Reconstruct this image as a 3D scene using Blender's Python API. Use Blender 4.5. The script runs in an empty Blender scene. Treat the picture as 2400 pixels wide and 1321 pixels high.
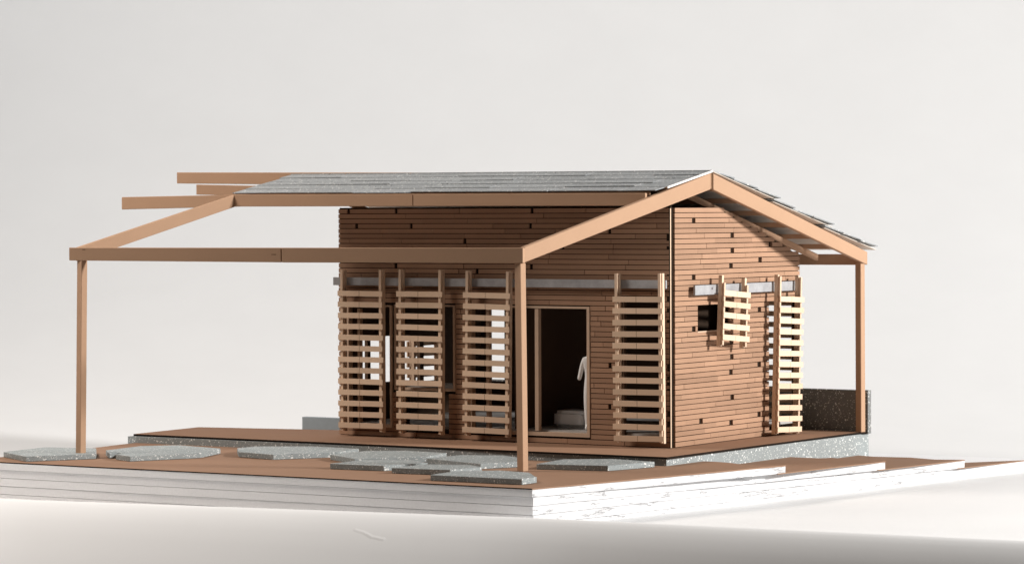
import bpy, bmesh, math, random
from mathutils import Vector, Matrix, Euler
random.seed(7)
# ------------------------------------------------------------------ units
# The model is measured in "model metres" (u); it is a 1:20 card model, so 1 u = 0.05 m.
S = 0.05
ZT = 0.90                      # height of the deck above the table, in u
def T(p): return Vector((p[0]*S, p[1]*S, (p[2]+ZT)*S))
scene = bpy.context.scene
COL = scene.collection
# ------------------------------------------------------------------ camera
cam_d = bpy.data.cameras.new('camera'); cam = bpy.data.objects.new('camera', cam_d); COL.objects.link(cam)
YAW, PITCH, ROLL, FPX = 32.316, -1.279, -0.233, 7600.0
y_, p_, r_ = (math.radians(a) for a in (YAW, PITCH, ROLL))
fwd = Vector((-math.sin(y_)*math.cos(p_), math.cos(y_)*math.cos(p_), math.sin(p_)))
rgt0 = Vector((math.cos(y_), math.sin(y_), 0)); up0 = rgt0.cross(fwd)
rgt = rgt0*math.cos(r_)+up0*math.sin(r_); upv = -rgt0*math.sin(r_)+up0*math.cos(r_)
cam.matrix_world = Matrix((( rgt.x, upv.x, -fwd.x, 31.965*S), (rgt.y, upv.y, -fwd.y, -56.535*S),
                           (rgt.z, upv.z, -fwd.z, (4.791+ZT)*S), (0, 0, 0, 1)))
cam_d.sensor_width = 36; cam_d.lens = FPX/2400*36; cam_d.clip_start = 0.05; cam_d.clip_end = 100
cam_d.dof.use_dof = True; cam_d.dof.focus_distance = 62.5*S; cam_d.dof.aperture_fstop = 32
scene.camera = cam
# ------------------------------------------------------------------ light
world = bpy.data.worlds.new('World'); scene.world = world; world.use_nodes = True
bg = world.node_tree.nodes['Background']; bg.inputs[0].default_value = (1.0, 0.93, 0.87, 1); bg.inputs[1].default_value = 0.048
def area(name, pos, target, size, power, color):
    d = bpy.data.lights.new(name, 'AREA'); d.shape = 'DISK'; d.size = size; d.energy = power; d.color = color
    o = bpy.data.objects.new(name, d); COL.objects.link(o); o.location = T(pos)
    o.rotation_euler = (T(target)-T(pos)).to_track_quat('-Z', 'Y').to_euler()
    return o
KEY_AZ, KEY_EL, KEY_D = math.radians(14), math.radians(21), 60.0
kd = Vector((math.cos(KEY_AZ)*math.cos(KEY_EL), math.sin(KEY_AZ)*math.cos(KEY_EL), math.sin(KEY_EL)))
area('key_softbox', kd*KEY_D, (-1, 1, 1), 0.34, 150, (1.0, 0.975, 0.945))
area('fill_softbox', (-19, -12.5, 18.5), (-5, -4, 1), 0.45, 12.8, (1.0, 0.91, 0.83))
def cam_uv(u, v, z): return (math.cos(y_)*u-math.sin(y_)*v, math.sin(y_)*u+math.cos(y_)*v, z)
area('backdrop_added_fill', cam_uv(-18, 14, 40), cam_uv(-12, 50, 14), 0.8, 11, (1.0, 0.985, 0.97))  # added lamp, only there to brighten the left of the backdrop
scene.view_settings.view_transform = 'Standard'; scene.view_settings.look = 'None'
scene.view_settings.exposure = 0.0; scene.view_settings.gamma = 1.0
scene.view_settings.use_curve_mapping = False
# ------------------------------------------------------------------ materials
class NT:
    def __init__(s, name, rough=0.8, spec=0.25):
        s.m = bpy.data.materials.new(name); s.m.use_nodes = True; s.t = s.m.node_tree
        s.b = s.t.nodes['Principled BSDF']; s.b.inputs['Roughness'].default_value = rough
        s.b.inputs['Specular IOR Level'].default_value = spec
        g = s.n('ShaderNodeNewGeometry'); sc = s.n('ShaderNodeVectorMath', operation='SCALE')
        s.l(g.outputs['Position'], sc.inputs[0]); sc.inputs['Scale'].default_value = 1/S
        s.pos = sc.outputs[0]
    def n(s, t, **k):
        x = s.t.nodes.new(t)
        for a, v in k.items(): setattr(x, a, v)
        return x
    def l(s, a, b): s.t.links.new(a, b)
    def mapped(s, scale):
        m = s.n('ShaderNodeVectorMath', operation='MULTIPLY'); s.l(s.pos, m.inputs[0]); m.inputs[1].default_value = scale; return m.outputs[0]
    def noise(s, scale, detail=4, rough=0.6, vec=None):
        x = s.n('ShaderNodeTexNoise'); x.inputs['Scale'].default_value = scale; x.inputs['Detail'].default_value = detail
        x.inputs['Roughness'].default_value = rough; s.l(vec or s.pos, x.inputs['Vector']); return x.outputs['Fac']
    def voro(s, scale, vec=None):
        x = s.n('ShaderNodeTexVoronoi'); x.inputs['Scale'].default_value = scale; s.l(vec or s.pos, x.inputs['Vector']); return x
    def math(s, op, a, b=None, clamp=False):
        x = s.n('ShaderNodeMath', operation=op, use_clamp=clamp)
        for i, v in enumerate((a, b)):
            if v is None: continue
            if isinstance(v, (int, float)): x.inputs[i].default_value = v
            else: s.l(v, x.inputs[i])
        return x.outputs[0]
    def ramp(s, f, stops):
        x = s.n('ShaderNodeValToRGB'); e = x.color_ramp.elements
        while len(e) < len(stops): e.new(0.5)
        for q, (p, c) in zip(e, stops): q.position = p; q.color = (*c, 1)
        s.l(f, x.inputs[0]); return x.outputs[0]
    def mix(s, f, a, b, mode='MIX'):
        x = s.n('ShaderNodeMix', data_type='RGBA', blend_type=mode)
        for i, v in ((0, f), (6, a), (7, b)):
            if isinstance(v, (int, float)): x.inputs[i].default_value = v
            elif isinstance(v, tuple): x.inputs[i].default_value = (*v, 1)
            else: s.l(v, x.inputs[i])
        return x.outputs[2]
    def obj_random(s):
        return s.n('ShaderNodeObjectInfo').outputs['Random']
    def color(s, c): s.l(c, s.b.inputs['Base Color'])
    def bump(s, h, strength, dist):
        x = s.n('ShaderNodeBump'); x.inputs['Strength'].default_value = strength; x.inputs['Distance'].default_value = dist*S
        s.l(h, x.inputs['Height']); s.l(x.outputs[0], s.b.inputs['Normal'])

def kraft(name, base, vary=0.10, fiber=0.16, rnd=0.0, rough=0.85, stretch=(1, 1, 1)):
    a = NT(name, rough, 0.18)
    fine = a.noise(38, 5, 0.7, a.mapped(stretch)); big = a.noise(1.1, 3)
    f = a.math('ADD', a.math('MULTIPLY', a.math('SUBTRACT', fine, 0.5), fiber*2), a.math('MULTIPLY', a.math('SUBTRACT', big, 0.5), vary*2))
    if rnd: f = a.math('ADD', f, a.math('MULTIPLY', a.math('SUBTRACT', a.obj_random(), 0.5), rnd*2))
    f = a.math('ADD', f, 1.0)
    c = a.n('ShaderNodeVectorMath', operation='SCALE'); c.inputs[0].default_value = base; a.l(f, c.inputs['Scale'])
    # dark fibre specks of recycled board
    v = a.voro(26); sp = a.math('MULTIPLY', a.math('LESS_THAN', v.outputs['Distance'], 0.16), a.math('GREATER_THAN', a.n('ShaderNodeSeparateColor').outputs[0], 2))
    a.color(c.outputs[0]); a.bump(fine, 0.25, 0.01)
    return a.m
def plain(name, base, rough=0.8, spec=0.2, var=0.06, scale=6):
    a = NT(name, rough, spec)
    f = a.math('ADD', a.math('MULTIPLY', a.math('SUBTRACT', a.noise(scale, 5), 0.5), var*2), 1.0)
    c = a.n('ShaderNodeVectorMath', operation='SCALE'); c.inputs[0].default_value = base; a.l(f, c.inputs['Scale'])
    a.color(c.outputs[0]); return a.m
def terrazzo(name, base, fleck, amount=0.5, dens=15, dark=0.35, stretch=(1, 1, 1)):
    a = NT(name, 0.55, 0.35); a.pos = a.mapped(stretch)
    n1 = a.noise(3.0, 4); n2 = a.noise(30, 4, 0.7)
    b = a.math('ADD', 0.72, a.math('ADD', a.math('MULTIPLY', n1, 0.22), a.math('MULTIPLY', n2, 0.34)))
    c = a.n('ShaderNodeVectorMath', operation='SCALE'); c.inputs[0].default_value = base; a.l(b, c.inputs['Scale'])
    # distort coordinates so that chips come out as slivers, not dots
    nz = a.n('ShaderNodeTexNoise'); nz.inputs['Scale'].default_value = 9; a.l(a.pos, nz.inputs['Vector'])
    dv = a.n('ShaderNodeVectorMath', operation='SCALE'); dv.inputs['Scale'].default_value = 0.10; a.l(nz.outputs['Color'], dv.inputs[0])
    ad = a.n('ShaderNodeVectorMath', operation='ADD'); a.l(a.pos, ad.inputs[0]); a.l(dv.outputs[0], ad.inputs[1])
    out = c.outputs[0]
    for sc, th, keep, col in ((dens, 0.27, 1-amount, fleck), (dens*2.1, 0.30, 1-amount*0.8, fleck), (dens*1.7, 0.22, 1-dark, (0.03, 0.03, 0.035))):
        v = a.voro(sc, ad.outputs[0]); s = a.n('ShaderNodeSeparateColor'); a.l(v.outputs['Color'], s.inputs[0])
        m = a.math('MULTIPLY', a.math('LESS_THAN', v.outputs['Distance'], th), a.math('GREATER_THAN', s.outputs[0], keep))
        out = a.mix(m, out, col)
    a.color(out); a.bump(n2, 0.35, 0.012); return a.m

M = {}
M['beam']    = kraft('kraft_beam',   (0.440, 0.278, 0.180), 0.06, 0.07)
M['plank']   = kraft('kraft_plank',  (0.360, 0.216, 0.140), 0.13, 0.18, 0.13, stretch=(0.5, 0.5, 2.2))
M['deck']    = kraft('kraft_deck',   (0.300, 0.176, 0.113), 0.07, 0.16, stretch=(0.35, 1.4, 1))
M['ground']  = kraft('kraft_ground', (0.285, 0.172, 0.112), 0.08, 0.16, stretch=(0.35, 1.4, 1))
M['slat']    = kraft('bass_slat',    (0.700, 0.520, 0.375), 0.05, 0.10, 0.09)
M['stile']   = kraft('bass_stile',   (0.680, 0.510, 0.375), 0.05, 0.10, 0.07)
M['frame']   = kraft('bass_frame',   (0.560, 0.410, 0.300), 0.05, 0.08)
M['char']    = plain('charred_edge', (0.016, 0.011, 0.008), 0.9, 0.1)
M['burnt']   = plain('burnt_line', (0.12, 0.065, 0.035), 0.9, 0.1)
M['core']    = plain('char_shade_core', (0.030, 0.020, 0.014), 0.95, 0.05)  # burnt board in plank gaps; its darkness also stands for interior shade
M['inner']   = kraft('inner_board_shaded',  (0.110, 0.068, 0.044), 0.06, 0.1)  # same brown board, darkened to put the interior shade into its colour
M['white']   = plain('white_board',  (0.80, 0.78, 0.75), 0.7, 0.2, 0.03)
M['soffit']  = plain('soffit_board', (0.70, 0.62, 0.54), 0.8, 0.2, 0.05)
M['resin']   = plain('white_resin',  (0.86, 0.85, 0.84), 0.45, 0.4, 0.03)
M['floor']   = plain('floor_card',   (0.42, 0.40, 0.38), 0.6, 0.3, 0.05)
M['rail']    = None
M['stone']   = terrazzo('stone_board',   (0.265, 0.296, 0.300), (0.72, 0.73, 0.71), 0.48, 22, 0.14, (1, 0.5, 1))
M['found']   = terrazzo('foundation_board', (0.265, 0.290, 0.292), (0.80, 0.82, 0.80), 0.34, 17, 0.05)
M['wallgr']  = terrazzo('retaining_board', (0.175, 0.180, 0.178), (0.72, 0.72, 0.68), 0.34, 18, 0.10)
M['smooth']  = plain('smooth_grey_board', (0.34, 0.40, 0.44), 0.6, 0.3, 0.10, 8)
def shingle_mat():
    a = NT('shingle_board', 0.5, 0.4); a.pos = a.mapped((1, 0.40, 1))
    n2 = a.noise(26, 5, 0.75); r = a.math('MULTIPLY', a.math('SUBTRACT', a.obj_random(), 0.5), 0.16)
    b = a.math('ADD', a.math('ADD', 0.62, r), a.math('MULTIPLY', n2, 0.72))
    c = a.n('ShaderNodeVectorMath', operation='SCALE'); c.inputs[0].default_value = (0.275, 0.290, 0.298); a.l(b, c.inputs['Scale'])
    out = c.outputs[0]
    for sc, th, keep, col in ((21, 0.28, 0.78, (0.62, 0.62, 0.60)), (40, 0.32, 0.68, (0.52, 0.52, 0.51)), (22, 0.26, 0.90, (0.04, 0.04, 0.045))):
        v = a.voro(sc); s = a.n('ShaderNodeSeparateColor'); a.l(v.outputs['Color'], s.inputs[0])
        out = a.mix(a.math('MULTIPLY', a.math('LESS_THAN', v.outputs['Distance'], th), a.math('GREATER_THAN', s.outputs[0], keep)), out, col)
    a.color(out); a.bump(n2, 0.6, 0.02); return a.m
M['shingle'] = shingle_mat()
def rail_mat():
    a = NT('grey_rail', 0.5, 0.4)
    n = a.noise(3.5, 5, 0.7); f = a.noise(30, 3)
    c = a.ramp(a.math('ADD', a.math('MULTIPLY', n, 0.8), a.math('MULTIPLY', f, 0.2)), ((0.30, (0.26, 0.26, 0.27)), (0.62, (0.40, 0.40, 0.41))))
    v = a.voro(2.2); sp = a.math('LESS_THAN', v.outputs['Distance'], 0.055)
    a.color(a.mix(sp, c, (0.06, 0.04, 0.045))); return a.m
M['rail'] = rail_mat()
def foam_mat(name, rough_side):
    a = NT(name, 0.9, 0.1); g = 0.77 if rough_side else 1.06  # same white foam: toned down on the lit side, up on the shaded front
    n = a.noise(22, 5, 0.7)
    sp = a.voro(5.5); s = a.n('ShaderNodeSeparateColor'); a.l(sp.outputs['Color'], s.inputs[0])
    chip = a.math('MULTIPLY', a.math('LESS_THAN', sp.outputs['Distance'], 0.10), a.math('GREATER_THAN', s.outputs[0], 0.55))
    a.color(a.mix(chip, a.ramp(n, ((0.3, (0.80*g, 0.80*g, 0.81*g)), (0.7, (0.86*g, 0.86*g, 0.87*g)))), (0.9, 0.9, 0.9)))
    if rough_side:
        st = a.noise(1.0, 4, 0.65, a.mapped((2.2, 1.5, 11.0)))
        h = a.math('ADD', a.ramp(st, ((0.33, (0, 0, 0)), (0.40, (1, 1, 1)))), a.math('MULTIPLY', n, 0.25))
        a.bump(h, 0.85, 0.026)
    else:
        a.bump(n, 0.3, 0.012)
    return a.m
M['foam'] = foam_mat('foam_cut_lifted', False); M['foam_torn_dimmed'] = foam_mat('foam_torn_dimmed', True)
def paper_mat():
    a = NT('backdrop_paper', 0.85, 0.15)
    n = a.noise(0.35, 3); f = a.noise(14, 4)
    a.color(a.ramp(a.math('ADD', a.math('MULTIPLY', n, 0.8), a.math('MULTIPLY', f, 0.2)), ((0.3, (0.790, 0.795, 0.800)), (0.7, (0.815, 0.820, 0.825)))))
    # soft undulation plus one short crease dented into the front of the sheet
    def seg(p, q):
        P, Q = Vector(p), Vector(q); d = Q-P; L = d.length
        v = a.n('ShaderNodeVectorMath', operation='SUBTRACT'); a.l(a.pos, v.inputs[0]); v.inputs[1].default_value = P
        dt = a.n('ShaderNodeVectorMath', operation='DOT_PRODUCT'); a.l(v.outputs[0], dt.inputs[0]); dt.inputs[1].default_value = d/(L*L)
        t = a.math('MULTIPLY', dt.outputs['Value'], 1.0, True)
        c = a.n('ShaderNodeVectorMath', operation='SCALE'); c.inputs[0].default_value = d; a.l(t, c.inputs['Scale'])
        e = a.n('ShaderNodeVectorMath', operation='DISTANCE'); a.l(v.outputs[0], e.inputs[0]); a.l(c.outputs[0], e.inputs[1])
        return e.outputs['Value']
    CR = [(-1.30, -9.20, -0.02), (-1.10, -9.22, -0.05), (-0.90, -9.27, -0.11), (-0.66, -9.27, -0.13)]
    dist = a.math('MINIMUM', a.math('MINIMUM', seg(CR[0], CR[1]), seg(CR[1], CR[2])), seg(CR[2], CR[3]))
    dist = a.math('ADD', dist, a.math('MULTIPLY', a.math('SUBTRACT', f, 0.5), 0.03))
    cre = a.ramp(dist, ((0.0, (1, 1, 1)), (0.05, (0, 0, 0))))
    a.bump(a.math('ADD', a.math('MULTIPLY', a.noise(0.9, 3), 0.03), a.math('MULTIPLY', cre, 0.09)), 0.5, 0.09)
    return a.m
M['paper'] = paper_mat()

# ------------------------------------------------------------------ mesh helpers
ORIGIN = {}
def tag(o, label=None, cat=None, group=None, kind=None):
    for k, v in (('label', label), ('category', cat), ('group', group), ('kind', kind)):
        if v: o[k] = v
    return o
def thing(name, base, label, cat, group=None):
    o = bpy.data.objects.new(name, None); COL.objects.link(o); o.location = T(base); o.empty_display_size = 0.02
    ORIGIN[o.name] = Vector(base); return tag(o, label, cat, group)
def org(parent):
    while parent is not None:
        if parent.name in ORIGIN: return ORIGIN[parent.name]
        parent = parent.parent
    return Vector((0, 0, -ZT))
class MB:
    def __init__(s): s.v = []; s.f = []; s.mi = []
    def add(s, vs, fs, mi=0):
        o = len(s.v); s.v += [Vector(v) for v in vs]; s.f += [[o+i for i in f] for f in fs]
        s.mi += (mi if isinstance(mi, list) else [mi]*len(fs)); return s
    def hexa(s, b, t, mi=0):          # b, t: four bottom and four top corners, counter-clockwise from above
        return s.add(list(b)+list(t), [(3, 2, 1, 0), (4, 5, 6, 7), (0, 1, 5, 4), (1, 2, 6, 5), (2, 3, 7, 6), (3, 0, 4, 7)], mi)
    def box(s, a, b, mi=0):
        (x0, y0, z0), (x1, y1, z1) = a, b
        return s.hexa([(x0, y0, z0), (x1, y0, z0), (x1, y1, z0), (x0, y1, z0)], [(x0, y0, z1), (x1, y0, z1), (x1, y1, z1), (x0, y1, z1)], mi)
    def prism(s, poly, z0, z1, top=0, side=0, sides=None):
        n = len(poly); a = sum(poly[i][0]*poly[(i+1) % n][1]-poly[(i+1) % n][0]*poly[i][1] for i in range(n))
        if a < 0:
            poly = poly[::-1]
        vs = [(x, y, z0) for x, y in poly]+[(x, y, z1) for x, y in poly]
        fs = [tuple(range(n-1, -1, -1)), tuple(range(n, 2*n))]+[(i, (i+1) % n, n+(i+1) % n, n+i) for i in range(n)]
        return s.add(vs, fs, [side, top]+[side]*n)
    def build(s, name, mats, parent=None, bevel=0, smooth=False):
        me = bpy.data.meshes.new(name); o0 = org(parent)
        me.from_pydata([(v-o0)*S for v in s.v], [], s.f)
        if not isinstance(mats, (list, tuple)): mats = [mats]
        for m in mats: me.materials.append(m)
        for p, i in zip(me.polygons, s.mi): p.material_index = i; p.use_smooth = smooth
        if bevel:
            bm = bmesh.new(); bm.from_mesh(me); bmesh.ops.bevel(bm, geom=list(bm.edges), offset=bevel*S, segments=1, affect='EDGES'); bm.to_mesh(me); bm.free()
        o = bpy.data.objects.new(name, me); COL.objects.link(o)
        if parent is None: o.location = T(o0)
        else: o.parent = parent
        return o
def beam(name, A, B, w, h, mat, parent, bevel=0.008, h2=None, drop=0.0):
    """bar with vertical sides: A, B = middle of its top edge at each end, w = thickness in plan, h = height"""
    A, B = Vector(A), Vector(B); d = (B-A); d.z = 0; d.normalize(); n = Vector((-d.y, d.x, 0))*w/2; h2 = h if h2 is None else h2
    dz = Vector((0, 0, 1))
    m = MB().hexa([A-n-dz*h, B-n-dz*h2, B+n-dz*h2, A+n-dz*h], [A-n, B-n, B+n, A+n])
    return m.build(name, mat, parent, bevel)
_unit = {}
def piece(name, mat, c, size, parent, rot=(0, 0, 0)):
    """a plain small piece: shared unit box, placed and scaled"""
    k = (name, mat.name)
    if k not in _unit:
        me = bpy.data.meshes.new(name); m = MB().box((-.5, -.5, -.5), (.5, .5, .5))
        me.from_pydata(m.v, [], m.f); me.materials.append(mat); _unit[k] = me
    o = bpy.data.objects.new(name, _unit[k]); COL.objects.link(o); o.parent = parent
    o.location = (Vector(c)-org(parent))*S; o.scale = Vector(size)*S; o.rotation_euler = rot
    return o
def sheet_wall(us, vs, solid, place, thick):
    """closed board with openings: grid us x vs, solid(u, v) -> bool at the cell's centre, place(u, v, d) -> point; connected mesh"""
    m = MB(); idx = {}; us = sorted(set(us)); vs = sorted(set(vs))
    def V(i, j, k):
        if (i, j, k) not in idx: idx[(i, j, k)] = len(m.v); m.v.append(Vector(place(us[i], vs[j], k*thick)))
        return idx[(i, j, k)]
    nu, nv = len(us)-1, len(vs)-1
    ok = lambda i, j: 0 <= i < nu and 0 <= j < nv and solid((us[i]+us[i+1])/2, (vs[j]+vs[j+1])/2)
    for i in range(nu):
        for j in range(nv):
            if not ok(i, j): continue
            m.f.append([V(i, j, 0), V(i+1, j, 0), V(i+1, j+1, 0), V(i, j+1, 0)]); m.f.append([V(i, j+1, 1), V(i+1, j+1, 1), V(i+1, j, 1), V(i, j, 1)])
            if not ok(i-1, j): m.f.append([V(i, j, 0), V(i, j+1, 0), V(i, j+1, 1), V(i, j, 1)])
            if not ok(i+1, j): m.f.append([V(i+1, j, 1), V(i+1, j+1, 1), V(i+1, j+1, 0), V(i+1, j, 0)])
            if not ok(i, j-1): m.f.append([V(i, j, 1), V(i+1, j, 1), V(i+1, j, 0), V(i, j, 0)])
            if not ok(i, j+1): m.f.append([V(i, j+1, 0), V(i+1, j+1, 0), V(i+1, j+1, 1), V(i, j+1, 1)])
    m.mi = [0]*len(m.f); return m

# ------------------------------------------------------------------ setting: one white paper sweep (table, rolled front edge, backdrop)
def build_sweep():
    R2 = Vector((math.cos(y_), math.sin(y_))); F2 = Vector((-math.sin(y_), math.cos(y_)))
    us = [-110, -75, -60, -48, -38, -30]+[-24+1.0*i for i in range(45)]+[22, 27, 34, 44, 58, 75, 110]
    # the rolled edge runs from the far left towards the viewer on the right
    cu = [(-110, 15), (-30, 1.0), (-12.93, -3.57), (-2.82, -7.81), (5.13, -12.04), (22, -20.5), (110, -34)]
    def crest(u):
        for (a, va), (b, vb) in zip(cu, cu[1:]):
            if a <= u <= b: return va+(vb-va)*(u-a)/(b-a)
    prof = [(-6, -11.5), (-4, -7.2), (-2.6, -4.35), (-1.7, -2.75), (-1.1, -1.78), (-0.75, -1.28), (-0.5, -0.99), (-0.32, -0.82), (-0.18, -0.71), (-0.07, -0.655), (0.02, -0.64),
            (0.12, -0.66), (0.24, -0.73), (0.36, -0.81), (0.48, -0.87), (0.62, -0.90)]
    m = MB(); rows = []
    def roll(u, dv, z):             # the sheet falls away more steeply towards the right
        k = max(0.0, min(1.0, (u+16)/20)); k = k*k*(3-2*k)
        return z if dv > 0 else -0.64+(z+0.64)*(0.42+0.26*k)
    for dv, z in prof: rows.append([(u, crest(u)+dv, roll(u, dv, z)) for u in us])
    R0, Rr, H = 11.0, 37.0, 75.0
    for t in (0.15, 0.35, 0.6, 0.85): rows.append([(u, (crest(u)+0.62)*(1-t)+R0*t, -0.90) for u in us])
    for k in range(0, 25):
        a = math.pi/2*k/24; rows.append([(u, R0+Rr*math.sin(a), -0.90+Rr*(1-math.cos(a))) for u in us])
    rows.append([(u, R0+Rr, -0.9+H) for u in us])
    for r in rows:
        for u, v, z in r:
            p = R2*u+F2*v; m.v.append(Vector((p.x, p.y, z)))
    nU = len(us)
    for j in range(len(rows)-1):
        for i in range(nU-1): m.f.append([j*nU+i, j*nU+i+1, (j+1)*nU+i+1, (j+1)*nU+i])
    m.mi = [0]*len(m.f)
    o = m.build('paper_backdrop', M['paper'], smooth=True)
    # a small crease pressed into the front of the paper
    return tag(o, 'seamless white paper under and behind the model, rolled over the front edge', None, None, 'structure')
build_sweep()

# ------------------------------------------------------------------ the stepped foam base
Zb = -0.18
def build_base():
    r = thing('terrain_base', (-5, -3, -ZT), 'stepped site base of stacked white foam sheets topped with brown board', 'model base')
    lay = 0.1425
    cont = [
      [(2.86, -0.63), (2.61, -0.89), (2.06, -0.90), (1.64, -0.65), (1.26, -0.55), (0.4, -0.5), (-2, 2.0), (-6, 6.0), (-9, 8.0), (-11.2, 3.0)],
      [(3.28, 2.92), (2.7, 2.75), (2.3, 3.05), (1.94, 3.21), (1.80, 2.96), (1.34, 2.94), (0.2, 3.2), (-2, 5.5), (-6, 7.0), (-9, 8.3), (-11.2, 3.0)],
      [(3.66, 5.94), (3.1, 5.7), (2.4, 5.95), (1.6, 5.8), (0.4, 6.3), (-2, 7.4), (-6, 8.0), (-9, 8.5), (-11.2, 3.0)],
      [(3.99, 8.40), (3.72, 8.88), (0.0, 8.80), (-9, 8.7), (-11.2, 3.0)],
      [(4.01, 8.45), (3.74, 8.91), (0.0, 8.83), (-9, 8.72), (-11.2, 3.0)]]
    left = [(-12.1, 0.3), (-12.05, -2.4), (-11.85, -4.3), (-11.92, -6.6), (-12.05, -7.55)]
    z = Zb
    for k, c in enumerate(cont):
        dx, dy = random.uniform(-.015, .015), random.uniform(-.018, .012)
        # right edge is hand cut: a line from the front corner to the step, slightly uneven
        fr = Vector((1.39+dx, -7.53+dy)); en = Vector(c[0]); edge = []
        n = 14
        for i in range(1, n):
            t = i/n; q = fr.lerp(en, t); edge.append((q.x+random.uniform(-.022, .022), q.y))
        fl = [(x, y+(dy if y < -7 else 0)) for x, y in left]
        zz0 = z-0.018; zz1 = zz0-lay; ztop = zz0-0.006 if k == 0 else z-0.006
        poly = fl+[(-12+2.4*i, -7.545+dy+random.uniform(-.008, .008)) for i in range(1, 5)]+[tuple(fr)]+edge+c
        npoly = len(poly)
        o = MB().prism(poly, zz1+0.002, ztop, 0, 0).build('foam_sheet', [M['foam'], M['foam_torn_dimmed']], r)
        for p in o.data.polygons:          # torn, hand-cut side on the right, smooth machine-cut side in front
            if abs(p.normal.z) < 0.5 and p.normal.x > 0.6: p.material_index = 1
        if k < 4:
            if k == 0: kp = [(x, y) for x, y in fl]+[(1.40+dx, -7.548+dy)]+[(c[0][0]+.012, c[0][1])]+c[1:]
            else:
                pe = Vector(cont[k-1][0]); back = pe+(pe-Vector(c[0])).normalized()*0.25
                kp = [(back.x+.004, back.y), (c[0][0]+.012, c[0][1])]+c[1:-4]+[(-1.0, 1.0)]
            ko = MB().prism(kp, zz0-0.004 if k == 0 else z-0.0055, z+(0 if k == 0 else 0.012), 0, 1).build('brown_sheet', [M['ground'], M['ground'], M['char']], r)
            for p in ko.data.polygons:
                if p.normal.y < -0.95: p.material_index = 2
        z = zz1
    return r
build_base()

# ------------------------------------------------------------------ foundation, deck, retaining walls
fo = MB().prism([(-12.26, -2.10), (0.97, -1.97), (1.20, 6.42), (-8.6, 6.42), (-9.2, 1.0), (-12.2, 0.25)], -0.66, -0.045, 0, 0)
tag(fo.build('foundation_slab', M['found']), 'low speckled blue-grey foundation slab under the brown deck', 'foundation')
dk = MB().prism([(-12.20, -1.98), (1.03, -2.06), (1.17, 5.95), (1.25, 6.18), (-8.4, 6.18), (-9.07, 1.17), (-12.33, 0.47)], -0.040, 0.0, 0, 1)
tag(dk.build('deck', [M['deck'], M['char']]), 'thin brown board deck round the house with a black charred edge', 'deck')
tag(MB().box((-8.6, 6.27, -0.043), (1.26, 6.43, 0.885)).build('retaining_wall', M['wallgr'], bevel=0.006), 'dark speckled retaining wall behind the back right post', 'wall')
tag(MB().box((-10.98, 2.5, -0.178), (-8.35, 2.66, 0.155)).build('retaining_wall', M['smooth'], bevel=0.006), 'smooth blue-grey low wall showing behind the left end of the house', 'wall')
tag(MB().box((1.06, 6.185, -0.043), (1.25, 6.262, -0.004)).build('post_shim', M['char']), 'small black shim under the back right post', 'shim')

# ------------------------------------------------------------------ stepping stones
Zs = -0.072
stones = [
 ('grey stepping stone farthest left, behind the left post', [(-11.84, -6.59), (-11.94, -5.84), (-11.96, -5.17), (-10.87, -4.84), (-9.89, -6.03), (-10.63, -7.30)]),
 ('grey stepping stone with a dark notch in its front edge', [(-10.31, -5.21), (-10.44, -3.91), (-9.9, -3.33), (-8.55, -3.68), (-8.19, -4.81), (-8.86, -6.23), (-9.42, -5.98), (-9.44, -5.72), (-9.62, -5.66), (-9.70, -5.84)]),
 ('long rounded grey stepping stone in front of the deck, third from the left', [(-8.32, -3.42), (-8.27, -2.84), (-7.26, -2.24), (-6.03, -2.34), (-5.88, -3.3), (-6.63, -4.47), (-7.65, -4.25)]),
 ('pale-faced grey stepping stone touching the deck, left of the front post', [(-5.63, -3.91), (-5.58, -2.7), (-4.89, -2.30), (-3.83, -2.42), (-3.62, -3.42), (-4.57, -4.58)]),
 ('grey stepping stone in the middle row directly in front of the pale-faced one', [(-4.30, -5.78), (-4.24, -4.77), (-3.5, -4.23), (-2.75, -4.71), (-3.10, -5.70)]),
 ('small grey stepping stone wedged between two others, second nearest the front', [(-2.68, -6.05), (-2.55, -4.91), (-1.9, -4.66), (-1.27, -5.08), (-1.45, -5.9)]),
 ('grey stepping stone directly behind the front post', [(-3.40, -3.80), (-3.29, -2.73), (-2.49, -2.41), (-1.62, -2.93), (-1.36, -3.65), (-1.75, -4.40)]),
 ('grey stepping stone at the foot of the front post, nearest the base corner', [(-1.13, -7.05), (-1.20, -6.15), (-0.58, -5.56), (0.17, -5.70), (0.83, -6.50), (0.84, -7.02)]),
 ('grey stepping stone farthest right, by the corner of the deck', [(-0.78, -3.92), (-0.94, -2.67), (-0.18, -2.12), (0.92, -2.34), (0.62, -3.60)]),
]
for lab, poly in stones:
    pts = []
    for i, a in enumerate(poly):                       # slightly chipped, hand-cut edges
        b = poly[(i+1) % len(poly)]; L = math.hypot(b[0]-a[0], b[1]-a[1]); n = max(1, int(L/0.28))
        for k in range(n):
            t = k/n; j = 0 if k == 0 else 0.010
            pts.append((a[0]+(b[0]-a[0])*t+random.uniform(-j, j), a[1]+(b[1]-a[1])*t+random.uniform(-j, j)))
    tag(MB().prism(pts, Zb+0.003, Zs).build('stepping_stone', M['stone'], bevel=0.006), lab, 'stepping stone', 'grey stepping stones in front of the deck')

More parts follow.
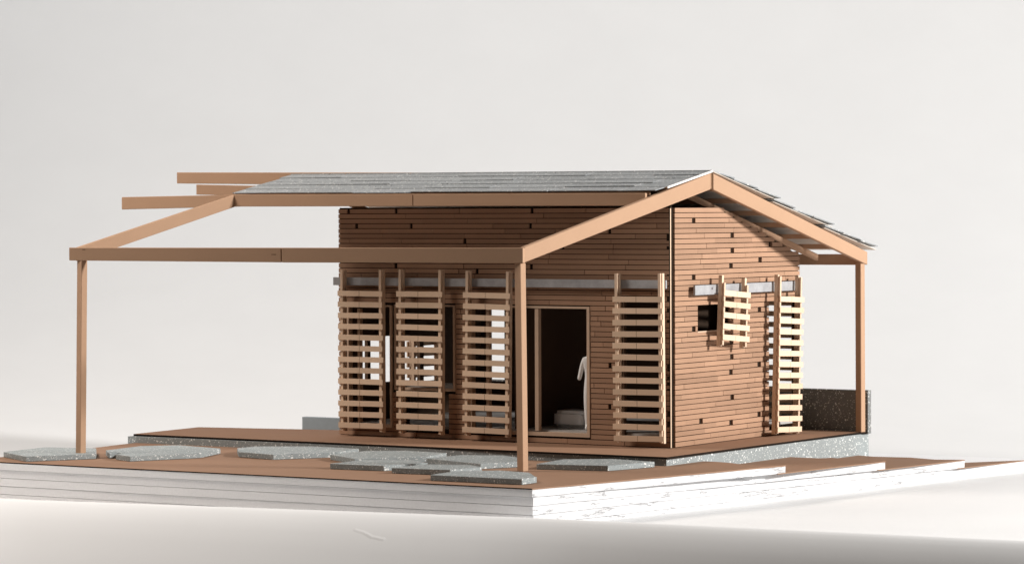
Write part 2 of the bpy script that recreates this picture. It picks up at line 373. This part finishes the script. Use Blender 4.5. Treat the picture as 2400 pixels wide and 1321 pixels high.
# ------------------------------------------------------------------ house
HX0, HY1 = -8.17, 5.56
house = thing('house', (-4, 2.8, 0), 'small house model clad in rows of brown card planks', 'model house')
NROW, PITCH_Z = 46, 0.1045
W1 = (-7.95, -6.83, 0.21, 2.76); W2 = (-6.76, -5.23, 1.02, 2.78); D3 = (-4.84, -1.95, 0.17, 2.79); W4 = (-1.16, -0.20, 0.17, 2.96)  # first window and doorway widened behind the shutters to blacken their gaps
dark_open = (-6.44, -5.40, 0.20, 0.92)  # opening added behind the second shutter so its lower gaps turn black
front_open = [W1, W2, D3, W4, dark_open]
def in_open(u, v, L): return any(a < u < b and c < v < d for a, b, c, d in L)
us = [HX0, -0.07]+[q for o in front_open for q in o[:2]]; vs = [0.004, 4.84]+[q for o in front_open for q in o[2:]]
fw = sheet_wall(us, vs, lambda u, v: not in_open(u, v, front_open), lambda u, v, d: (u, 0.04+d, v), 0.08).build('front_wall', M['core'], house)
G1 = (1.05, 2.41, 2.30, 2.83); G2 = (4.14, 5.47, 0.10, 2.85)
gable_open = [G1, G2]
GT = lambda y: 4.81 if y < 2.0 else 4.81-(y-2.0)*0.2837
ys = [0.0, 0.13, 1.05, 2.0, 2.41, 3.0, 3.6, 4.14, 4.8, 5.47, 5.56]; zs = [0.004, 0.10, 2.30, 2.83, 2.85, 3.4, 4.81]
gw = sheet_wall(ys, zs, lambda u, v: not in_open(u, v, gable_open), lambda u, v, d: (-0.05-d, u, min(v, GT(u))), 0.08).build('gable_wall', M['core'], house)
# back and left walls (inner side seen through the openings)
back_open = [(-7.85, -7.46, 0.90, 2.70), (-1.35, -0.15, 0.10, 2.85)]
us = [HX0+.01, -0.14]+[q for o in back_open for q in o[:2]]; vs = [0.004, 3.62]+[q for o in back_open for q in o[2:]]
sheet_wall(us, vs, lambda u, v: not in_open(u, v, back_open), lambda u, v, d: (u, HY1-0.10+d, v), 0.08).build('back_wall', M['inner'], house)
left_open = [(0.72, 0.93, 1.05, 2.05), (1.04, 1.90, 1.05, 2.05), (2.26, 2.95, 1.00, 1.97), (3.10, 3.86, 1.00, 1.95)]
ys = [0.13, HY1-.11]+[q for o in left_open for q in o[:2]]; zs = [0.004, 3.6]+[q for o in left_open for q in o[2:]]
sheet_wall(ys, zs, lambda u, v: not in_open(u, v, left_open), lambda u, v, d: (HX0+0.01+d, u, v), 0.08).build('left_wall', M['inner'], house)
MB().box((HX0+.1, 0.125, 0.19), (-0.135, HY1-.11, 0.26)).build('floor', M['floor'], house)
MB().box((HX0+.1, 0.125, 3.40), (-0.135, HY1-.11, 3.46)).build('added_ceiling', M['inner'], house)  # added unseen board, shuts out light to keep the interior dark
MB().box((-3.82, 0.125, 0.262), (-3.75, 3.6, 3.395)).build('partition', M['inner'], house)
MB().box((-0.50, 0.5, 2.0), (-0.46, 3.9, 3.2)).build('window_light_block', M['core'], house)  # added dark board: stops the key light and keeps the gable window black
# pale end edge of the front cladding at the corner
MB().box((-0.058, 0.000, 0.006), (-0.047, 0.036, 4.80)).build('corner_edge', M['slat'], house)
# ---- planks
def clip(a, b, row_z, opens):
    segs = [(a, b)]
    for (u0, u1, v0, v1) in opens:
        if v0-0.02 < row_z < v1+0.02:
            new = []
            for s, e in segs:
                if e <= u0 or s >= u1: new.append((s, e)); continue
                if s < u0: new.append((s, u0))
                if e > u1: new.append((u1, e))
            segs = new
    return [(s, e) for s, e in segs if e-s > 0.06]
def cladding(u0, u1, slots, opens, umax, put, lens, slotw, gap):
    byrow = {}
    for u, z in slots: byrow.setdefault(min(NROW-1, max(0, int(z/PITCH_Z))), []).append(u)
    for r in range(NROW):
        zc = (r+0.5)*PITCH_Z+0.008; top = zc+PITCH_Z/2; ue = min(u1, umax(top-0.06))
        brk = [u0]; u = u0+random.uniform(0.25, lens[1])
        sl = byrow.get(r, [])
        while u < ue-0.25:
            if all(abs(u-q) > 0.35 for q in sl): brk.append(u)
            u += random.uniform(*lens)
        brk = sorted(brk+sl)+[ue]
        for a, b in zip(brk, brk[1:]):
            if b-a < 0.02: continue
            aa = a+slotw if a in sl else a+gap
            proud = b in sl
            for s, e in clip(aa, b-gap, zc, opens):
                if e-s < 0.05: continue
                put(s, e, zc, proud and abs(e-b) < 0.01)
TH = 0.042
def put_front(s, e, z, proud):
    j = random.uniform(-.003, .003)
    piece('plank', M['plank'], ((s+e)/2, 0.04-TH/2+j+(0.005 if proud else 0), z), (e-s, TH, PITCH_Z-0.0145+random.uniform(-.002, .001)), fw, (random.uniform(-.03, .03), 0, 0))
def put_gable(s, e, z, proud):
    j = random.uniform(-.003, .004)
    if proud:   # the sheet is slit here: the plank's free end is pushed in
        L = min(e-s, 0.62); a = e-L
        if s < a-0.03: piece('plank', M['plank'], (-0.05+TH/2+j, (s+a)/2, z), (TH, a-s, PITCH_Z-0.0145+random.uniform(-.002, .001)), gw)
        else: a = s
        piece('plank', M['plank'], (-0.05+TH/2-0.018, (a+e)/2, z), (TH, e-a, PITCH_Z-0.0145+random.uniform(-.002, .001)), gw, (0, 0, 0.035))
    else:
        piece('plank', M['plank'], (-0.05+TH/2+j, (s+e)/2, z), (TH, e-s, PITCH_Z-0.0145+random.uniform(-.002, .001)), gw, (0, random.uniform(-.03, .03), 0))
fslots = [(-6.72, 4.78), (-7.95, 4.71), (-6.34, 4.49), (-7.74, 4.39), (-4.99, 4.17), (-3.34, 4.78), (-3.38, 4.49), (-3.36, 3.64), (-6.73, 3.64), (-4.69, 3.54), (-1.49, 4.36), (-1.49, 1.6), (-1.5, 0.81), (-2.6, 4.0), (-5.6, 3.85)]
gslots = [(0.88, 4.55), (2.51, 4.24), (4.2, 3.98), (2.51, 3.93), (3.73, 3.72), (2.45, 3.6), (0.87, 3.38), (3.7, 2.67), (0.87, 2.34), (2.48, 2.0), (2.48, 1.71), (3.68, 1.51), (2.44, 1.39), (2.49, 0.86), (3.67, 0.45), (1.16, 0.44), (2.44, 0.34)]
fo_open = [(a-0.03, b+0.03, c-0.02, d+0.03) for a, b, c, d in front_open]
cladding(HX0-0.01, -0.066, fslots, fo_open, lambda z: 99, put_front, (1.1, 2.2), 0.072, 0.006)
cladding(0.115, HY1, gslots, gable_open, lambda z: 99 if z < 3.80 else 2.0+(4.81-z)/0.2837, put_gable, (1.0, 2.1), 0.095, 0.003)
# ---- window frames
def frame_ring(name, a, b, c, d, w, parent, y0, depth, mat):
    us = [a, a+w, b-w, b]; vs = [c, c+w*1.2, d-w*0.7, d]
    return sheet_wall(us, vs, lambda u, v: not (a+w < u < b-w and c+w*1.2 < v < d-w*0.7), lambda u, v, dd: (u, y0+dd, v), depth).build(name, mat, parent)
f3 = frame_ring('door_frame', D3[0]-0.02, D3[1]+0.02, D3[2]-0.02, D3[3]+0.02, 0.065, house, -0.018, 0.16, M['frame'])
piece('mullion', M['frame'], (-3.20, 0.045, 1.50), (0.085, 0.11, 2.50), f3)
piece('mullion', M['frame'], (-4.40, 0.045, 1.50), (0.07, 0.11, 2.50), f3)
f1 = frame_ring('window_frame', W1[0]-0.02, W1[1]+0.03, W1[2]-0.02, W1[3]+0.02, 0.055, house, -0.018, 0.15, M['frame'])
piece('mullion', M['frame'], (-7.66, 0.045, 1.49), (0.06, 0.11, 2.42), f1)
f2 = frame_ring('window_frame', W2[0]+0.02, W2[1]+0.02, W2[2]-0.02, W2[3]+0.02, 0.045, house, -0.012, 0.15, M['frame'])
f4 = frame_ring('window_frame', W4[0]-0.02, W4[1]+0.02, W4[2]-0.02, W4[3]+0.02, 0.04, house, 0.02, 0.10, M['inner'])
MB().box((-0.06, G1[0]-0.02, G1[2]-0.02), (0.0, G1[1]+0.02, G1[2]+0.005)).build('window_sill', M['frame'], house)
# ---- hanging rails for the shutters
def rail(name, a, b, lab):
    o = MB().box(a, b).build(name, M['rail'], house, 0.006); o['label'] = lab; return o
fr_rail = rail('shutter_rail', (-8.23, -0.135, 3.195), (-0.075, -0.085, 3.365), 'grey rail along the front wall')
gb_rail = rail('shutter_rail', (0.085, 0.70, 3.045), (0.135, 5.41, 3.245), 'grey rail across the gable wall')
for x in (-8.0, -6.2, -4.2, -2.4, -0.6): MB().box((x, -0.0845, 3.24), (x+.08, -0.006, 3.32)).build('bracket', M['stile'], fr_rail)
for y in (0.9, 2.7, 3.5, 5.2): MB().box((-0.005, y, 3.09), (0.0845, y+.08, 3.2)).build('bracket', M['stile'], gb_rail)

# ------------------------------------------------------------------ slatted shutters
def shutter(base, wid, z_top, z_slat, n, lab, rotz=0.0, tilt=0.0, lean=0.0, z_low=0.12, pitch=0.2325, group='slatted shutters hung from the grey rails', stub=0.0):
    """built in its own frame: x along the wall, -y outwards; base = middle of its back on the wall side"""
    r = thing('slatted_shutter', base, lab, 'shutter', group)
    o0 = ORIGIN[r.name]; bz = o0.z
    def P(name, mat, c, size, rz=0, ry=0):
        return piece(name, mat, (o0.x+c[0], o0.y+c[1], c[2]), size, r, (0, ry, rz))
    for sx in (-1, 1):
        x = sx*(wid/2-0.078)
        P('back_stile', M['stile'], (x, -0.045, (z_top+z_low-0.02)/2), (0.075, 0.080, z_top-z_low+0.02))
        P('stile', M['stile'], (x-0.005, -0.126, (z_top-0.10*stub+z_low)/2), (0.060, 0.032, z_top-0.10*stub-z_low))
    for i in range(n):
        z = z_slat-0.0575-i*pitch
        P('back_slat', M['slat'], (random.uniform(-.006, .006), -0.0975, z+random.uniform(-.004, .004)), (wid-0.06, 0.022, 0.082))
        P('slat', M['slat'], (random.uniform(-.008, .008), -0.158, z), (wid+random.uniform(-.01, .01), 0.030, 0.113), 0, random.uniform(-.006, .006))
        P('score_line', M['burnt'], (-0.02*wid, -0.1733, z), (0.008, 0.0012, 0.110))
    r.rotation_euler = Euler((tilt, lean, rotz), 'XYZ')
    return r
YS = -0.142
shutter((-7.405, YS, 0.16), 1.15, 3.53, 3.085, 13, 'leftmost slatted wooden shutter on the front wall')
shutter((-5.915, YS, 0.16), 1.16, 3.54, 3.09, 13, 'second slatted shutter from the left, between two dark windows', lean=0.004)
shutter((-4.265, YS, 0.16), 1.15, 3.52, 3.08, 13, 'slatted shutter just left of the front post', lean=0.012)
shutter((-0.615, YS, 0.16), 1.16, 3.50, 3.04, 13, 'slatted shutter right of the doorway, nearest the house corner', lean=-0.008)
shutter((0.170, 2.03, 1.95), 1.14, 3.40, 3.10, 5, 'short five-slat shutter half covering the small gable window', rotz=math.pi/2, lean=0.075, z_low=1.98, pitch=0.226, stub=1.5)
shutter((0.175, 4.40, 0.06), 1.10, 3.38, 2.93, 13, 'tall slatted shutter at the right end of the gable wall', rotz=math.pi/2, lean=0.045, z_low=0.05, pitch=0.2285, stub=0.3)
shutter((-0.72, HY1+0.09, 0.16), 1.15, 3.45, 3.04, 13, 'slatted shutter on the back wall, glimpsed past the right end of the gable', rotz=math.pi)
shutter((-7.05, HY1+0.09, 0.16), 1.15, 3.45, 3.04, 13, 'slatted shutter on the back wall, glimpsed through the front doorway', rotz=math.pi)
shutter((HX0-0.09, 3.52, 0.16), 1.15, 3.45, 3.04, 13, 'slatted shutter on the far left wall, glimpsed through the second window', rotz=-math.pi/2)

# ------------------------------------------------------------------ inside the house
tag(MB().box((-6.70, 0.16, 1.02), (-5.25, 0.62, 1.13)).build('kitchen_counter', M['floor'], bevel=0.01), 'grey counter top behind the sill of the second front window', 'counter')
def sofa():
    m = MB(); m.box((-3.32, 0.80, 0.262), (-2.45, 1.55, 0.62)); o = m.build('daybed', M['resin'], bevel=0)
    me = o.data; bm = bmesh.new(); bm.from_mesh(me)
    bmesh.ops.subdivide_edges(bm, edges=list(bm.edges), cuts=3, use_grid_fill=True)
    bmesh.ops.bevel(bm, geom=[e for e in bm.edges if e.calc_face_angle(0) > 1], offset=0.07*S, segments=3, affect='EDGES')
    bm.to_mesh(me); bm.free()
    for p in me.polygons: p.use_smooth = True
    c = MB().box((-3.46, 1.0, 0.44), (-3.02, 1.04, 0.56)); return tag(o, 'soft white daybed on the floor inside the doorway', 'daybed')
sofa()
def person():
    o0 = Vector((-2.17, 0.50, 0.262))
    J = {'pel': (0, 0, .88), 'waist': (0, 0, 1.05), 'chest': (0, 0, 1.28), 'neck': (0, 0, 1.46), 'head': (0, -.01, 1.60), 'crown': (0, 0, 1.70),
         'shl': (-.17, 0, 1.38), 'ell': (-.215, .0, 1.20), 'wrl': (-.25, -.02, 1.04), 'hal': (-.265, -.03, .97),
         'shr': (.17, 0, 1.38), 'elr': (.24, .02, 1.13), 'wrr': (.25, -.05, .90), 'har': (.25, -.07, .82),
         'hil': (-.09, 0, .84), 'knl': (-.10, -.01, .46), 'anl': (-.10, .02, .07), 'tol': (-.11, -.12, .035),
         'hir': (.09, 0, .84), 'knr': (.10, -.01, .46), 'anr': (.10, .02, .07), 'tor': (.11, -.12, .035)}
    Rr = {'pel': .165, 'waist': .15, 'chest': .175, 'neck': .055, 'head': .085, 'crown': .06, 'shl': .07, 'shr': .07, 'ell': .062, 'elr': .05, 'wrl': .055, 'wrr': .035,
          'hal': .045, 'har': .03, 'hil': .12, 'hir': .12, 'knl': .09, 'knr': .09, 'anl': .065, 'anr': .065, 'tol': .035, 'tor': .035}
    E = [('pel', 'waist'), ('waist', 'chest'), ('chest', 'neck'), ('neck', 'head'), ('head', 'crown'), ('chest', 'shl'), ('shl', 'ell'), ('ell', 'wrl'), ('wrl', 'hal'),
         ('chest', 'shr'), ('shr', 'elr'), ('elr', 'wrr'), ('wrr', 'har'), ('pel', 'hil'), ('hil', 'knl'), ('knl', 'anl'), ('anl', 'tol'), ('pel', 'hir'), ('hir', 'knr'), ('knr', 'anr'), ('anr', 'tor')]
    k = list(J); me = bpy.data.meshes.new('person'); me.from_pydata([Vector(J[n])*S*1.05 for n in k], [(k.index(a), k.index(b)) for a, b in E], [])
    o = bpy.data.objects.new('person', me); COL.objects.link(o); o.location = T(o0); o.rotation_euler.z = math.radians(20)
    md = o.modifiers.new('skin', 'SKIN'); sv = me.skin_vertices[0].data
    for i, n in enumerate(k): sv[i].radius = (Rr[n]*S, Rr[n]*S*0.85); sv[i].use_root = (n == 'pel')
    md.use_smooth_shade = True
    sd = o.modifiers.new('sub', 'SUBSURF'); sd.levels = 2; sd.render_levels = 2
    me.materials.append(M['resin'])
    return tag(o, 'white figurine of a standing person inside the doorway, half hidden by the jamb', 'figurine')
person()
tag(MB().box((-2.86, 0.62, 0.262), (-2.38, 1.00, 0.285)).build('figurine_stand', M['resin']), 'small white plate under the standing figurine', 'stand') if False else None

# ------------------------------------------------------------------ roof frame and roof
FR = Vector((-0.79, -4.45, 0)); e1 = Vector((0.986, 0.164, 0)); e2 = Vector((0.171, 0.985, 0))
BR_, BE = 5.75, 11.09         # distance of the ridge and the back end along the rake
def zt(b): return 4.06+0.2535*b if b <= BR_ else 5.517-(b-BR_)*0.3128
def RP(a, b, z=None, dz=0.0):
    p = FR+e1*a+e2*b; p.z = (zt(b) if z is None else z)+dz; return p
roof = thing('roof_canopy', (-4.5, 0.5, Zb), 'tilted timber roof frame on slim posts, half covered with grey shingles', 'roof')
RW = 0.11
beam('rake_beam', RP(0, 0.06), RP(0, BR_-0.045), RW, 0.29, M['beam'], roof, h2=0.325)
beam('rake_beam', RP(0, BR_+0.045), RP(0, BE), RW, 0.325, M['beam'], roof, h2=0.275)
FL = Vector((-10.49, -6.06, 0))
d_f = Vector((FL.x-FR.x, FL.y-FR.y, 0)).normalized(); front0 = FR+Vector((0.02, 0.02, 4.062)); front1 = Vector((FL.x, FL.y, 4.06))
seam = 0.515
pA = front0.lerp(front1, seam-0.0009); pB = front0.lerp(front1, seam+0.0009)
beam('eave_beam', front0+Vector((0.05, 0, 0)), pA, 0.12, 0.287, M['beam'], roof); beam('eave_beam', pB, front1, 0.12, 0.285, M['beam'], roof, h2=0.258)
dfn = Vector((d_f.y, -d_f.x, 0)); dfn = dfn if dfn.y < 0 else -dfn
for t, z, w in ((0.532, 3.93, 0.10), (0.965, 4.02, 0.07), (0.20, 3.90, 0.05)):
    c = front0.lerp(front1, t)+dfn*0.0605; c.z = z
    MB().hexa([c-d_f*w/2-Vector((0, 0, .006)), c+d_f*w/2-Vector((0, 0, .006)), c+d_f*w/2+dfn*.0015-Vector((0, 0, .006)), c-d_f*w/2+dfn*.0015-Vector((0, 0, .006))],
              [c-d_f*w/2+Vector((0, 0, .006)), c+d_f*w/2+Vector((0, 0, .006)), c+d_f*w/2+dfn*.0015+Vector((0, 0, .006)), c-d_f*w/2+dfn*.0015+Vector((0, 0, .006))]).build('knife_mark', M['burnt'], roof)
beam('eave_beam', RP(-0.06, BE-0.06, 3.80), RP(-9.3, BE-0.06, 3.80), 0.11, 0.23, M['beam'], roof)
purl0, purl1 = RP(-0.06, 3.82, 5.105), RP(-9.30, 3.82, 5.125)
s1 = purl0.lerp(purl1, 0.548); s2 = purl0.lerp(purl1, 0.5495)
beam('purlin', purl0, s1, 0.10, 0.25, M['beam'], roof); beam('purlin', s2, purl1, 0.10, 0.25, M['beam'], roof)
beam('rake_beam', FL+Vector((0.10, 0.08, 4.06)), purl1+Vector((0.02, 0.0, -0.005)), 0.10, 0.27, M['beam'], roof, h2=0.25)
beam('batten', RP(-0.30, 4.30, 5.135), RP(-9.2, 4.12, 5.135), 0.05, 0.07, M['beam'], roof)
beam('ridge_beam', RP(0.035, BR_, 5.515), RP(-12.25, BR_, 5.625), 0.084, 0.325, M['beam'], roof, h2=0.24)
MB().hexa([RP(0.0352, BR_-.04, 5.19), RP(0.042, BR_-.04, 5.19), RP(0.042, BR_+.04, 5.19), RP(0.0352, BR_+.04, 5.19)], [RP(0.0352, BR_-.04, 5.51), RP(0.042, BR_-.04, 5.51), RP(0.042, BR_+.04, 5.51), RP(0.0352, BR_+.04, 5.51)]).build('end_grain', M['burnt'], roof)
beam('purlin', (-10.86, -1.43, 5.35), RP(-8.2, 4.95, 5.28), 0.09, 0.215, M['beam'], roof)
beam('purlin', (-12.22, -2.27, 5.089), (-9.25, -1.98, 5.125), 0.09, 0.265, M['beam'], roof, h2=0.25)
# back slope: rafter by the wall and the purlins under the white soffit
beam('rafter', RP(-0.90, BR_+0.05, 5.30), RP(-0.87, 10.75, 3.80), 0.07, 0.14, M['beam'], roof)
beam('rafter', RP(-8.9, BR_+0.05, 5.30), RP(-8.9, 10.75, 3.80), 0.07, 0.14, M['beam'], roof)
for b in (6.35, 7.15, 7.95, 8.75, 9.55, 10.25):
    beam('purlin', RP(-0.058, b, zt(b)-0.085), RP(-9.2, b, zt(b)-0.085), 0.09, 0.10, M['beam'], roof, bevel=0.004)
def post(p0, p1, w):
    a = math.atan2(e2.y, e2.x); ux = Vector((math.cos(a), math.sin(a), 0))*w/2; uy = Vector((-math.sin(a), math.cos(a), 0))*w/2
    p0, p1 = Vector(p0), Vector(p1)
    return MB().hexa([p0-ux-uy, p0+ux-uy, p0+ux+uy, p0-ux+uy], [p1-ux-uy, p1+ux-uy, p1+ux+uy, p1-ux+uy]).build('post', M['beam'], roof, 0.008)
post((-0.79, -4.40, Zb+0.002), (-0.83, -4.40, 3.772), 0.155)
post((-10.31, -6.00, Zb+0.002), (-10.245, -5.99, 3.80), 0.150)
post((1.165, 6.105, 0.002), (1.11, 6.20, 3.60), 0.150)
# ---- covering: white boards carrying grey shingles
def slab(name, pts, th, mat, parent, bevel=0):
    n = (pts[1]-pts[0]).cross(pts[3]-pts[0]).normalized()*th
    return MB().hexa(pts, [p+n for p in pts]).build(name, mat, parent, bevel)
f_z = lambda b: 5.150+(b-4.10)*(5.535-5.150)/(5.76-4.10)
def shingles(board, rows, zf, a_hi, a_lo, up, jit, th=0.016, lift=0.020):
    """rows: list of (b_low, b_high); pieces overlap the row below"""
    for bl, bh in rows:
        cuts = [a_hi+random.uniform(-jit, jit)]; a = a_hi-random.uniform(0.5, 1.5)
        while a > a_lo+0.6: cuts.append(a); a -= random.uniform(1.15, 1.65)
        cuts.append(a_lo+random.uniform(-jit, jit))
        for c0, c1 in zip(cuts, cuts[1:]):
            l = lift+random.uniform(-.006, .010); db = random.uniform(-.03, .03)
            g = 0.010
            q = [RP(c1+g, bl+db, zf(bl+db)+l), RP(c0-g, bl+db, zf(bl+db)+l+random.uniform(-.008, .008)), RP(c0-g, bh, zf(bh)+0.010), RP(c1+g, bh, zf(bh)+0.010)]
            if up < 0: q = [q[1], q[0], q[3], q[2]]
            slab('shingle', q, th, M['shingle'], board)
fb = slab('roof_board', [RP(-9.42, 4.02, f_z(4.02)), RP(0.062, 4.30, f_z(4.30)), RP(0.062, BR_, f_z(BR_)), RP(-9.42, BR_, f_z(BR_))], 0.022, M['beam'], roof)
slab('edge_strip', [RP(0.064, 4.30, f_z(4.30)), RP(0.072, 4.30, f_z(4.30)), RP(0.072, BR_, f_z(BR_)), RP(0.064, BR_, f_z(BR_))], 0.040, M['white'], fb)
rows = [(4.00+0.345*i, 4.00+0.345*i+0.40) for i in range(5)]
shingles(fb, rows, f_z, 0.03, -9.45, 1, 0.03)
panels = [(5.74, 7.95, 0.012, 0.085, 0.06), (7.72, 9.72, 0.020, 0.10, 0.06), (9.50, 11.30, 0.020, 0.10, 0.06)]
for b0, b1, l0, l1, ext in panels:
    zf = lambda b, b0=b0, b1=b1, l0=l0, l1=l1: zt(b)+0.008+l0+(l1-l0)*(b-b0)/(b1-b0)
    bd = slab('roof_board', [RP(ext+0.02, b0, zf(b0)), RP(ext+0.05, b1, zf(b1)), RP(-9.42, b1, zf(b1)), RP(-9.42, b0, zf(b0))], 0.010, M['soffit'], roof)
    n = 3; st = (b1-b0)/n
    for i in range(n):
        bl, bh = b0+st*(i+1)-0.02, max(b0+st*i-0.06, 5.70)
        shingles(bd, [(bl, bh)], lambda b, zf=zf: zf(b)+0.012, ext+0.05+0.03*i, -9.45, -1, 0.05, th=0.026, lift=0.045)
